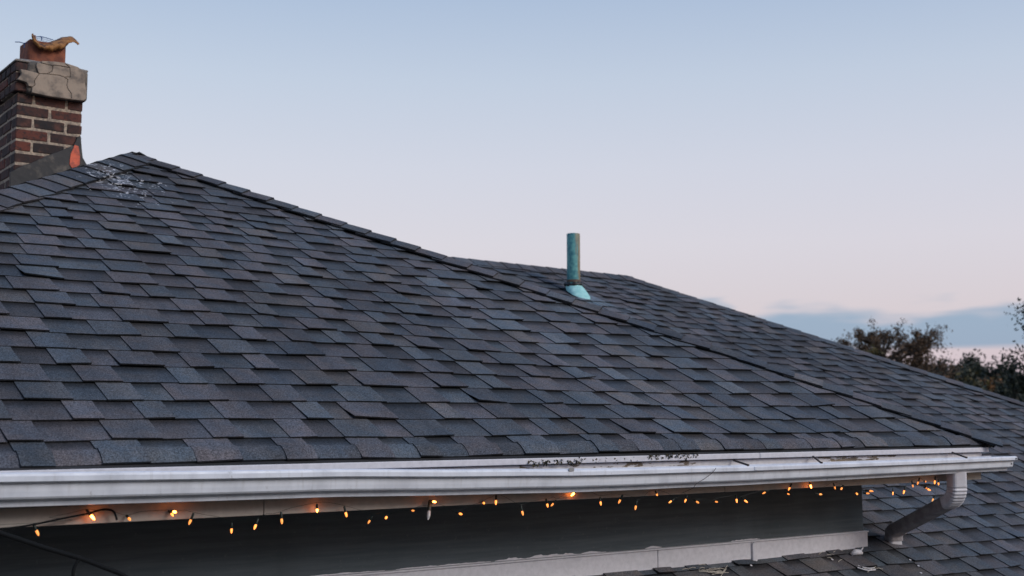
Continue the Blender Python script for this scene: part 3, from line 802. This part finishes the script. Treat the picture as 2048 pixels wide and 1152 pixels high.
# lead flashing round the base
def z2(q, Y): return onY(q[0] / 5.76, 190 + q[1] / 5.76, Y)
fl = MB(); fl.prism([z2(p, YC - 0.010) for p in ((118, 1100), (112, 890), (170, 862), (260, 812), (350, 785), (460, 735), (560, 690), (700, 640), (850, 578), (895, 480), (932, 470), (942, 600), (955, 720), (1000, 800), (930, 850), (925, 1000))], (0, 0.0125, 0))
flash = fl.build('flashing', M['lead'], chim); bevel(flash, 0.002, 1)
fl = MB(); fl.box((XL - 0.012, YC - 0.008, 1.0), (XL - 0.001, YC + 0.5, 1.185)); o = fl.build('flashing', M['lead'], chim); bevel(o, 0.002, 1)
fl = MB(); fl.prism([z2(p, YC - 0.014) for p in ((862, 575), (905, 590), (922, 700), (919, 800), (880, 828), (830, 840), (802, 800), (815, 680))], (0, 0.0038, 0)); o = fl.build('sealant_patch', M['red'], chim); o['label'] = 'red sealant patch'

# ---- vent pipe
pc = Vector((6.272, 7.595, 0)); zr = zmain(pc.y)
vp = MB(); rp = 0.053
nn_ = 28; z_top = 1.484
vs = []; fs = []
for (z_, r_) in ((zr - 0.02, rp), (zr + 0.05, rp), (zr + 0.25, rp), (z_top - 0.002, rp), (z_top, rp - 0.001), (z_top, rp - 0.004), (z_top - 0.15, rp - 0.004)):
    for k in range(nn_):
        t = 2 * math.pi * k / nn_; vs.append((pc.x + r_ * math.cos(t), pc.y + r_ * math.sin(t), z_))
for i in range(6):
    for k in range(nn_): fs.append((i * nn_ + k, i * nn_ + (k + 1) % nn_, (i + 1) * nn_ + (k + 1) % nn_, (i + 1) * nn_ + k))
vent = mk('vent_pipe', vs, fs, M['copper'], house, smooth=True)
md = vent.modifiers.new('es', 'EDGE_SPLIT'); md.split_angle = rad(50)
# boot: lofted from the pipe collar to a ring on the slope
vs = []; fs = []; rows_ = 6
zc = zr + 0.062
for i in range(rows_ + 1):
    f = i / rows_
    for k in range(nn_):
        t = 2 * math.pi * k / nn_
        top = Vector((pc.x + 0.060 * math.cos(t), pc.y + 0.060 * math.sin(t), zc))
        bx = pc.x + 0.004 + 0.088 * math.cos(t); by = pc.y - 0.058 + 0.108 * math.sin(t)
        bot_ = Vector((bx, by, zmain(by) + 0.014))
        p = top.lerp(bot_, f); bul = math.sin(f * math.pi) * 0.004
        p += Vector((math.cos(t), math.sin(t), 0.6)) * bul
        p += Vector((math.cos(t), math.sin(t), 0)) * 0.003 * math.sin(5 * t + 2) * f
        vs.append(p)
for i in range(rows_):
    for k in range(nn_): fs.append((i * nn_ + k, i * nn_ + (k + 1) % nn_, (i + 1) * nn_ + (k + 1) % nn_, (i + 1) * nn_ + k))
boot = mk('flashing_boot', vs, fs, M['boot'], vent, smooth=True)
tr = MB(); ring = []
for k in range(25):
    t = 2 * math.pi * k / 24; ring.append((pc.x + 0.061 * math.cos(t), pc.y + 0.061 * math.sin(t), zc + 0.001 + 0.004 * math.sin(3 * t)))
tr.tube(ring, [0.015 + 0.005 * math.sin(k * 2.1) for k in range(25)], 8); tr.build('tar_collar', M['tar'], vent, smooth=True)
tr = MB(); tr.tube([(pc.x, pc.y, zc + 0.020), (pc.x, pc.y, zc + 0.040)], 0.0565, 28); tr.build('clamp_band', simple_noise('brown_band', (0.16, 0.10, 0.06), (0.07, 0.05, 0.04), 40, 0.6), vent)
fg = MB(); q0 = pc.y - 0.185; q1 = pc.y + 0.12
pl = [(pc.x - 0.09, q0), (pc.x + 0.17, q0), (pc.x + 0.12, q0 + 0.12), (pc.x - 0.07, q0 + 0.12)]
fg.prism([(x, y, zmain(y) + 0.013) for x, y in pl], NF * 0.003); fg.build('flange', M['flange'], vent)

# ================================================================== THINGS
# dead leaf caught on the flue
YLf = FY0 - 0.012
def zl(q, Y): return onY(q[0] / 5.76, 50 + q[1] / 5.76, Y)
top_e = [(376, 95), (384, 118), (408, 125), (412, 165), (450, 200), (500, 212), (560, 205), (600, 190), (650, 172), (700, 148), (760, 140), (815, 132), (850, 152), (885, 185), (912, 222)]
bot_e = [(372, 100), (366, 140), (372, 175), (410, 222), (455, 262), (500, 290), (550, 292), (600, 298), (650, 285), (700, 290), (745, 262), (790, 215), (835, 196), (868, 205), (900, 228)]
def dense(pts, k, am, sd_):
    q_ = random.Random(sd_); o_ = []
    for a, b_ in zip(pts, pts[1:]):
        for i in range(k):
            f = i / k; o_.append((a[0] + (b_[0] - a[0]) * f + q_.uniform(-am, am) * 0.5, a[1] + (b_[1] - a[1]) * f + q_.uniform(-am, am)))
    return o_ + [pts[-1]]
top_e = dense(top_e, 3, 3.5, 1); bot_e = dense(bot_e, 3, 6, 2)
vs = []; fs = []; nr = 7
for j, (a, b_) in enumerate(zip(top_e, bot_e)):
    for i in range(nr + 1):
        f = i / nr; q = (a[0] + (b_[0] - a[0]) * f, a[1] + (b_[1] - a[1]) * f)
        Y = YLf - 0.045 * math.sin(f * math.pi) * (1 if j < 33 else 0.5) - 0.01 + 0.05 * (1 - f) + 0.018 * noise.noise(Vector((j * 0.3, i * 0.5, 3))) + 0.002 * math.sin(j * 1.9 + i)
        vs.append(zl(q, Y))
for j in range(len(top_e) - 1):
    for i in range(nr): fs.append((j * (nr + 1) + i, (j + 1) * (nr + 1) + i, (j + 1) * (nr + 1) + i + 1, j * (nr + 1) + i + 1))
lf = mk('dead_leaf', vs, fs, M['leaf'], None, smooth=True)
md = lf.modifiers.new('solid', 'SOLIDIFY'); md.thickness = 0.0025
tag(lf, 'large curled brown dead leaf lying across the rim of the chimney flue', 'leaf')
ws = empty('wire_screen', zl((430, 250), FY0 + 0.05), 'torn blue wire screen standing out of the chimney flue behind the dead leaf', 'wire screen')
t = MB(); t.tube([zl(p, FY0 + 0.02) for p in ((175, 195), (230, 197), (270, 210), (320, 206))], 0.0025, 6); t.tube([zl(p, FY0 + 0.02) for p in ((270, 210), (285, 235), (276, 262))], 0.003, 6); t.build('loose_wire', M['bluewire'], ws)
t = MB()
arc = [(415, 137), (465, 131), (510, 142), (560, 155), (612, 172)]
t.tube([zl(p, FY0 + 0.12) for p in arc], 0.0022, 6)
for q in range(14):
    f = q / 13; i = min(int(f * 4), 3); g_ = f * 4 - i
    x = arc[i][0] + (arc[i + 1][0] - arc[i][0]) * g_; y = arc[i][1] + (arc[i + 1][1] - arc[i][1]) * g_
    t.tube([zl((x, y), FY0 + 0.12), zl((x + 6, 250), FY0 + 0.12)], 0.0008, 4)
for q in range(3):
    t.tube([zl((p[0], p[1] + 22 * (q + 1)), FY0 + 0.12) for p in arc], 0.0008, 4)
t.tube([zl(p, FY0 + 0.11) for p in ((465, 131), (482, 150), (478, 175))], 0.003, 6)
t.build('mesh', M['bluewire'], ws)

# string lights
YS = Y0 + 0.004
lit = [(72, 1067), (181, 1037), (257, 1043), (342, 1034), (347, 1030), (382, 1045), (463, 1063), (512, 1055), (563, 1043), (634, 1023), (691, 1030), (740, 1046), (773, 1040), (824, 1027),
       (866, 1009), (919, 1033), (967, 1011), (992, 1006), (1044, 1027), (1094, 1012), (1107, 1012), (1149, 991), (1201, 1008), (1241, 1004), (1272, 1016), (1313, 992), (1343, 1007), (1372, 1003),
       (1393, 1008), (1431, 1008), (1473, 1003), (1489, 1005), (1531, 989), (1580, 979), (1575, 992), (1621, 974), (1638, 993), (1669, 977), (1684, 980), (1713, 991), (1733, 991), (1739, 986),
       (1786, 988), (1809, 985), (1825, 973), (1837, 967), (1850, 967), (1852, 979), (1855, 982), (1870, 965), (1877, 969)]
dim = [(1867, 1001), (1906, 974)]
off_ = [(858, 1027)]
strg = empty('string_lights', onY(1000, 1020, YS), 'string of small amber fairy lights hanging under the white gutter', 'string lights')
def lathe(pr, n=10):
    vs = []; fs = []
    for (r, z_) in pr:
        for k in range(n):
            t = 2 * math.pi * k / n; vs.append(Vector((r * math.cos(t), r * math.sin(t), z_)))
    for i in range(len(pr) - 1):
        for k in range(n): fs.append((i * n + k, i * n + (k + 1) % n, (i + 1) * n + (k + 1) % n, (i + 1) * n + k))
    fs.append(tuple(range(n))); fs.append(tuple((len(pr) - 1) * n + k for k in reversed(range(n))))
    return vs, fs
bv, bf = lathe([(0.0034, 0.0), (0.0042, -0.004), (0.0042, -0.011), (0.0030, -0.016), (0.0008, -0.020)])
sv, sf_ = lathe([(0.0026, 0.022), (0.0042, 0.020), (0.0045, 0.002), (0.0038, -0.001)])
def bmesh_of(name, v, f, m_):
    me = bpy.data.meshes.new(name); me.from_pydata([tuple(x) for x in v], [], f); me.polygons.foreach_set('use_smooth', [True] * len(f)); me.materials.append(m_); return me
me_b = bmesh_of('bulb', bv, bf, M['bulb']); me_h = bmesh_of('bulb', bv, bf, M['bulb_bright']); me_w = bmesh_of('bulb', bv, bf, M['bulb_weak']); me_d = bmesh_of('bulb', bv, bf, M['bulb_dim']); me_o = bmesh_of('bulb', bv, bf, M['bulb_off']); me_s = bmesh_of('socket', sv, sf_, M['wire'])
sock_pts = []
BR = {(181, 1037), (347, 1030), (866, 1009), (1149, 991), (1621, 974), (634, 1023)}
for (x, y), me in [(p, me_h if p in BR else (me_w if R_.random() < 0.4 else me_b)) for p in lit] + [(p, me_d) for p in dim] + [(p, me_o) for p in off_]:
    Y = YS + R_.uniform(-0.008, 0.003)
    c = onY(x, y, Y)
    o = bpy.data.objects.new('bulb', me); link(o, strg, c + Vector((0, 0, 0.010)))
    hang = R_.random() < 0.45
    o.rotation_euler = (R_.uniform(-0.5, 0.5), R_.uniform(-0.5, 0.5), 0) if hang else (R_.uniform(-1.6, 0.6), R_.uniform(-1.5, 1.5), 0)
    o.scale = [R_.uniform(0.72, 0.95)] * 3
    if me is me_o: o.scale = (1.6, 1.6, 1.8)
    s = bpy.data.objects.new('socket', me_s); col.objects.link(s); s.parent = o
    rot = o.rotation_euler.to_matrix()
    sock_pts.append(c + Vector((0, 0, 0.010)) + rot @ Vector((0, 0, 0.022)))
sock_pts.sort(key=lambda p: p.x)
wp = [Vector((-0.3, YS, -0.285))]
for i, p in enumerate(sock_pts):
    wp.append(p)
    if i + 1 < len(sock_pts):
        q = sock_pts[i + 1]; gap = (q - p).length
        if gap > 0.05:
            for f in (0.3, 0.65):
                mdp = p.lerp(q, f); mdp.z += R_.uniform(0.0, 0.007); mdp.y += R_.uniform(-0.006, 0.004); wp.append(mdp)
wp.append(Vector((XF - 0.02, YS, -0.30)))
def smooth_path(pts, k=3):
    out_ = []
    for i in range(len(pts) - 1):
        p0, p1, p2, p3 = pts[max(i - 1, 0)], pts[i], pts[i + 1], pts[min(i + 2, len(pts) - 1)]
        for j in range(k):
            t = j / k
            out_.append(0.5 * ((2 * p1) + (-p0 + p2) * t + (2 * p0 - 5 * p1 + 4 * p2 - p3) * t * t + (-p0 + 3 * p1 - 3 * p2 + p3) * t ** 3))
    out_.append(pts[-1]); return out_
t = MB(); t.tube(smooth_path(wp), 0.0006, 5); t.build('wire', M['wire'], strg)
# hanging cables at the lower left and the thin wire over the gutter
t = MB(); t.tube(smooth_path([onY(x, y, 3.52) for x, y in ((-120, 1030), (0, 1066), (88, 1095), (164, 1118), (211, 1136), (249, 1152), (330, 1200))]), 0.0065, 8); t.tube(smooth_path([onY(x, y, 3.52) for x, y in ((160, 1117), (150, 1132), (146, 1152), (150, 1190))]), 0.005, 8)
tag(t.build('cable', M['black'], None), 'thick black cable drooping across the lower left corner below the gutter', 'cable')
t = MB(); t.tube(smooth_path([onY(x, y, Y0 - 0.004) for x, y in ((-60, 1062), (20, 1056), (73, 1048), (120, 1038), (176, 1027), (200, 1020), (217, 1019), (228, 1024), (234, 1040))]), 0.0032, 6)
tag(t.build('extension_wire', M['black'], None), 'thin black wire looped over the fascia near the left edge', 'wire')
t = MB(); t.tube(smooth_path([onY(x, y, YG - 0.131 - 0.004) for x, y in ((1432, 936), (1424, 946), (1408, 958), (1392, 968), (1386, 976))] + [onY(1365, 986, YG - 0.06)]), 0.0012, 5)
tag(t.build('tie_wire', M['rust'], None), 'thin bent tie wire hanging over the front of the white gutter', 'wire')

# debris on the gutter edge, straw on the lower roof
db = MB(); rr = random.Random(4)
for (xa, xb, yb, nq) in ((1055, 1165, 925, 90), (1295, 1395, 917, 90), (1060, 1400, 921, 40)):
    for _ in range(nq):
        x = rr.uniform(xa, xb); P = onY(x, yb - (x - 1100) * 0.02 + rr.uniform(-3.5, 4.5), Y0 - 0.004)
        s = rr.uniform(0.004, 0.012)
        a, b_, c = [Vector([rr.gauss(0, 1) for _ in range(3)]).normalized() * s for _ in range(3)]
        db.add([P, P + a, P + b_, P + c], [(0, 1, 2), (0, 2, 3), (0, 3, 1), (1, 3, 2)])
db = db.build('leaf_litter', M['moss'], None, kind='stuff'); tag(db, 'dark mossy leaf litter along the roof edge above the gutter', 'debris')
st = MB()
for (x, y, n, s) in ((1428, 1142, 12, 0.05), (1390, 1135, 4, 0.03), (1662, 1104, 5, 0.03), (1735, 1138, 3, 0.05), (1670, 1120, 2, 0.02)):
    for _ in range(n):
        P = onplane(x + rr.uniform(-22, 22), y + rr.uniform(-6, 6), nM, BP + Vector((0, 0, 0.016)))
        a = rr.uniform(-0.6, 0.6); l = s * rr.uniform(0.5, 1.2)
        d1 = U * math.cos(a) + V * math.sin(a)
        st.tube([P - d1 * l, P + d1 * 0.1 * l + NF * 0.004, P + d1 * l], 0.0014, 4)
st = st.build('straw', M['straw'], None, kind='stuff'); tag(st, 'pale straw bits scattered on the lower shingles below the white trim', 'straw')
ch = MB()
for (x, y) in ((1820, 1120), (1837, 1132), (1842, 1146), (1664, 1119), (1502, 1131)):
    P = onplane(x, y, nM, BP + Vector((0, 0, 0.015)))
    pg = [P + U * rr.uniform(0.004, 0.008) * math.cos(k * 1.05) + V * rr.uniform(0.004, 0.009) * math.sin(k * 1.05) for k in range(6)]
    ch.prism(pg, NF * 0.002)
ch = ch.build('paint_chips', M['trim'], None, kind='stuff'); tag(ch, 'few white paint chips on the lower shingles near the downspout foot', 'paint chips')
# crumpled white strip at the wall corner
cs = MB(); cp = onplane(1712, 1108, nM, BP + Vector((0, 0, 0.02)))
cs.tube([cp + U * (-0.035), cp + U * (-0.01) + NF * 0.012, cp + U * 0.025 + NF * 0.008, cp + U * 0.05], [0.008, 0.016, 0.014, 0.006], 7)
cs.tube([cp + U * 0.03 + NF * 0.014, cp + U * 0.07 + V * 0.02 + NF * 0.02], [0.004, 0.003], 6)
o = cs.build('torn_flashing', M['trim'], None, smooth=True); tag(o, 'crumpled white scrap lying at the foot of the wall corner', 'scrap')
cs = MB(); cp = onplane(1737, 1140, nM, BP + Vector((0, 0, 0.02)))
cs.tube(smooth_path([cp - U * 0.05 + V * 0.03, cp - U * 0.01, cp + U * 0.05 - V * 0.004]), 0.003, 6); cs.tube(smooth_path([cp - U * 0.03 + V * 0.045, cp + U * 0.01 + V * 0.015, cp + U * 0.06 + V * 0.012]), 0.0025, 6)
o = cs.build('plastic_strip', M['trim'], None); tag(o, 'thin white curved strips on the lower shingles right of the wall corner', 'strip')

# ================================================================== TREES
def tree(name, label, base, height, spread, mt, n_leaf, leaf, seed, crown_lo=0.35, limbs=7, sub=5, sparse=False, group='trees behind the house', lean=0.0, shape=None):
    rr = random.Random(seed); base = Vector(base)
    root = empty(name, base, label, 'tree', group)
    tk = MB(); tips = []
    top = base + Vector((lean, 0, height * 0.93))
    tr_ = height * 0.020 + 0.04
    tk.tube([base, base.lerp(top, 0.3) + Vector((rr.uniform(-.1, .1), rr.uniform(-.1, .1), 0)), base.lerp(top, 0.65) + Vector((rr.uniform(-.15, .15), rr.uniform(-.15, .15), 0)), top], [tr_, tr_ * 0.75, tr_ * 0.5, tr_ * 0.15], 8)
    for i in range(limbs):
        f = crown_lo + (1 - crown_lo) * (i + 0.5) / limbs
        s = base.lerp(top, f); a = i * 2.4 + rr.uniform(-0.4, 0.4)
        if shape == 'cone': ln = spread * (1.05 - (f - crown_lo) / (1 - crown_lo)) * rr.uniform(0.8, 1.15); up = rr.uniform(-0.15, 0.15)
        else: ln = spread * (0.55 + 0.55 * math.sin(math.pi * min(1, (f - crown_lo) / (1 - crown_lo) * 0.9 + 0.1))) * rr.uniform(0.75, 1.1); up = rr.uniform(0.35, 0.95)
        d = Vector((math.cos(a), math.sin(a), up)).normalized()
        m1 = s + d * ln * 0.5 + Vector((0, 0, rr.uniform(0, 0.15) * ln)); e_ = s + d * ln
        tk.tube([s, m1, e_], [tr_ * 0.42, tr_ * 0.25, tr_ * 0.07], 6)
        for j in range(sub):
            g_ = rr.uniform(0.3, 1.0); p = s.lerp(m1, g_ * 2) if g_ < 0.5 else m1.lerp(e_, g_ * 2 - 1)
            d2 = (d + Vector((rr.gauss(0, .7), rr.gauss(0, .7), rr.gauss(0.15, .5)))).normalized(); l2 = ln * rr.uniform(0.25, 0.5)
            q = p + d2 * l2
            tk.tube([p, p.lerp(q, 0.5) + Vector((0, 0, rr.uniform(-.05, .1) * l2)), q], [tr_ * 0.15, tr_ * 0.09, tr_ * 0.03], 5)
            tips.append((p, q, l2))
            if sparse:
                for _ in range(3):
                    p2 = p.lerp(q, rr.uniform(0.3, 1)); q2 = p2 + (d2 + Vector((rr.gauss(0, .6), rr.gauss(0, .6), rr.gauss(0.4, .5)))).normalized() * l2 * rr.uniform(0.3, 0.7)
                    tk.tube([p2, q2], [tr_ * 0.06, tr_ * 0.02], 4); tips.append((p2, q2, l2 * 0.6))
    for _ in range(max(3, limbs // 3)):
        g_ = rr.uniform(0.72, 1.0); p = base.lerp(top, g_); q = p + Vector((rr.gauss(0, .12), rr.gauss(0, .12), rr.uniform(0.1, 0.3))) * spread; tips.append((p, q, spread * 0.35))
    tk.build('trunk', M['bark'], root)
    cw = MB()
    for _ in range(n_leaf):
        p, q, l2 = rr.choice(tips)
        c = p.lerp(q, rr.uniform(0.35, 1.1)) + Vector([rr.gauss(0, l2 * (0.14 if sparse else 0.30)) for _ in range(3)])
        s = leaf * rr.uniform(0.6, 1.3)
        a = Vector([rr.gauss(0, 1) for _ in range(3)]).normalized(); b_ = a.orthogonal().normalized()
        b_ = (Matrix.Rotation(rr.uniform(0, 6.28), 3, a) @ b_)
        tv = rr.random()
        cw.add([c - a * s, c + b_ * s * 0.5, c + a * s, c - b_ * s * 0.5], [(0, 1, 2, 3)], [(tv, tv, tv)] * 4)
    cw.build('crown', mt, root)
    return root
def tree_at(x_px, dist, top_px):
    d = ray(x_px, 841); d = d / d.dot(_f); P = d * dist
    topz = (ray(x_px, top_px) / ray(x_px, top_px).dot(_f) * dist).z
    return (P.x, P.y, GZ), topz - GZ
b_, h = tree_at(1770, 32, 662); tree('autumn_tree', 'thin brown autumn tree with see-through crown behind the right roof edge', b_, h * 0.98, 1.75, M['leaf_brown'], 24000, 0.038, 31, crown_lo=0.50, limbs=34, sub=9, sparse=True)
b_, h = tree_at(1700, 34, 668); tree('bare_tree', 'almost bare small tree left of the brown autumn tree', b_, h * 0.97, 0.55, M['leaf_brown'], 900, 0.040, 32, crown_lo=0.5, limbs=12, sub=5, sparse=True)
b_, h = tree_at(1722, 30, 690); tree('shrub', 'low olive green bush between the bare tree and the roof edge', b_, h * 1.0, 0.95, M['leaf_olive'], 8000, 0.055, 33, crown_lo=0.4, limbs=14, sub=6)
b_, h = tree_at(1832, 30, 700); tree('autumn_tree', 'reddish brown sapling at the right side of the brown autumn tree', b_, h, 0.85, M['leaf_brown'], 5000, 0.038, 34, crown_lo=0.45, limbs=9, sub=5, sparse=True)
specs = [(1868, 46, 728, 1.5, 'leaf_green', 'dark green round tree just right of the brown autumn tree'), (1905, 52, 722, 1.4, 'leaf_dark', 'dark flat-topped tree left of the gap in the far wood'),
         (1948, 48, 716, 1.6, 'leaf_dark', 'tallest rounded dark tree in the middle of the far wood'), (1930, 40, 748, 1.1, 'leaf_orange', 'small tree with orange autumn patch in front of the dark wood'),
         (1990, 50, 735, 1.4, 'leaf_green', 'dark tree right of the tallest rounded tree in the far wood'), (1890, 36, 758, 1.3, 'leaf_olive', 'low olive tree right behind the main roof hip'),
         (1965, 34, 775, 1.3, 'leaf_green', 'low dark green tree below the orange autumn patch'), (1830, 44, 738, 1.3, 'leaf_green', 'green tree half hidden behind the brown autumn tree')]
for i, (x, d, t_, sp, mt, lb) in enumerate(specs):
    b_, h = tree_at(x, d, t_); tree('woodland_tree', lb, b_, h * 0.945, sp * 1.25, M[mt], 16000, 0.085, 50 + i, crown_lo=0.25, limbs=20, sub=8)
b_, h = tree_at(2094, 20, 540); tree('evergreen_tree', 'near dark evergreen tree cut off by the right edge of the picture', b_, h, 1.25, M['leaf_dark'], 30000, 0.034, 71, crown_lo=0.18, limbs=30, sub=8, shape='cone')
b_, h = tree_at(2030, 24, 690); tree('evergreen_tree', 'smaller dark evergreen tree left of the one cut off at the right edge', b_, h, 1.0, M['leaf_dark'], 26000, 0.036, 72, crown_lo=0.2, limbs=26, sub=8, shape='cone')

# ================================================================== SKY BLOCKER (house shape added unseen behind the camera to shade the low sky)
nb = empty('sky_blocker_house', (-3.0, -13.0, GZ), 'added house-shaped sky blocker, unseen behind the viewpoint', 'house')
b = MB(); b.box((-14, -19, GZ - 0.02), (9, -8.5, 1.4)); b.build('wall', M['wall'], nb)  # wall of the added sky blocker, unseen
x0, x1, ya, yb, ze, zr_ = -14.5, 9.5, -19.5, -8.0, 1.4, 4.6
b = MB(); b.add([(x0, ya, ze), (x1, ya, ze), (x1, yb, ze), (x0, yb, ze), (x0 + 5, (ya + yb) / 2, zr_), (x1 - 5, (ya + yb) / 2, zr_)], [(3, 2, 1, 0), (0, 1, 5, 4), (2, 3, 4, 5), (1, 2, 5), (3, 0, 4)])
b.build('blocker_roof', M['underlay'], nb)
for i in range(5):
    xx = -12 + i * 4.4
    for zz in (-3.4, -0.6):
        f = MB(); f.box((xx, -8.54, zz), (xx + 1.1, -8.44, zz + 1.4)); w_o = f.build('blocker_window', M['trim'], nb)
        f = MB(); f.box((xx + 0.08, -8.438, zz + 0.08), (xx + 1.02, -8.43, zz + 1.32)); f.build('blocker_pane', M['black'], w_o)
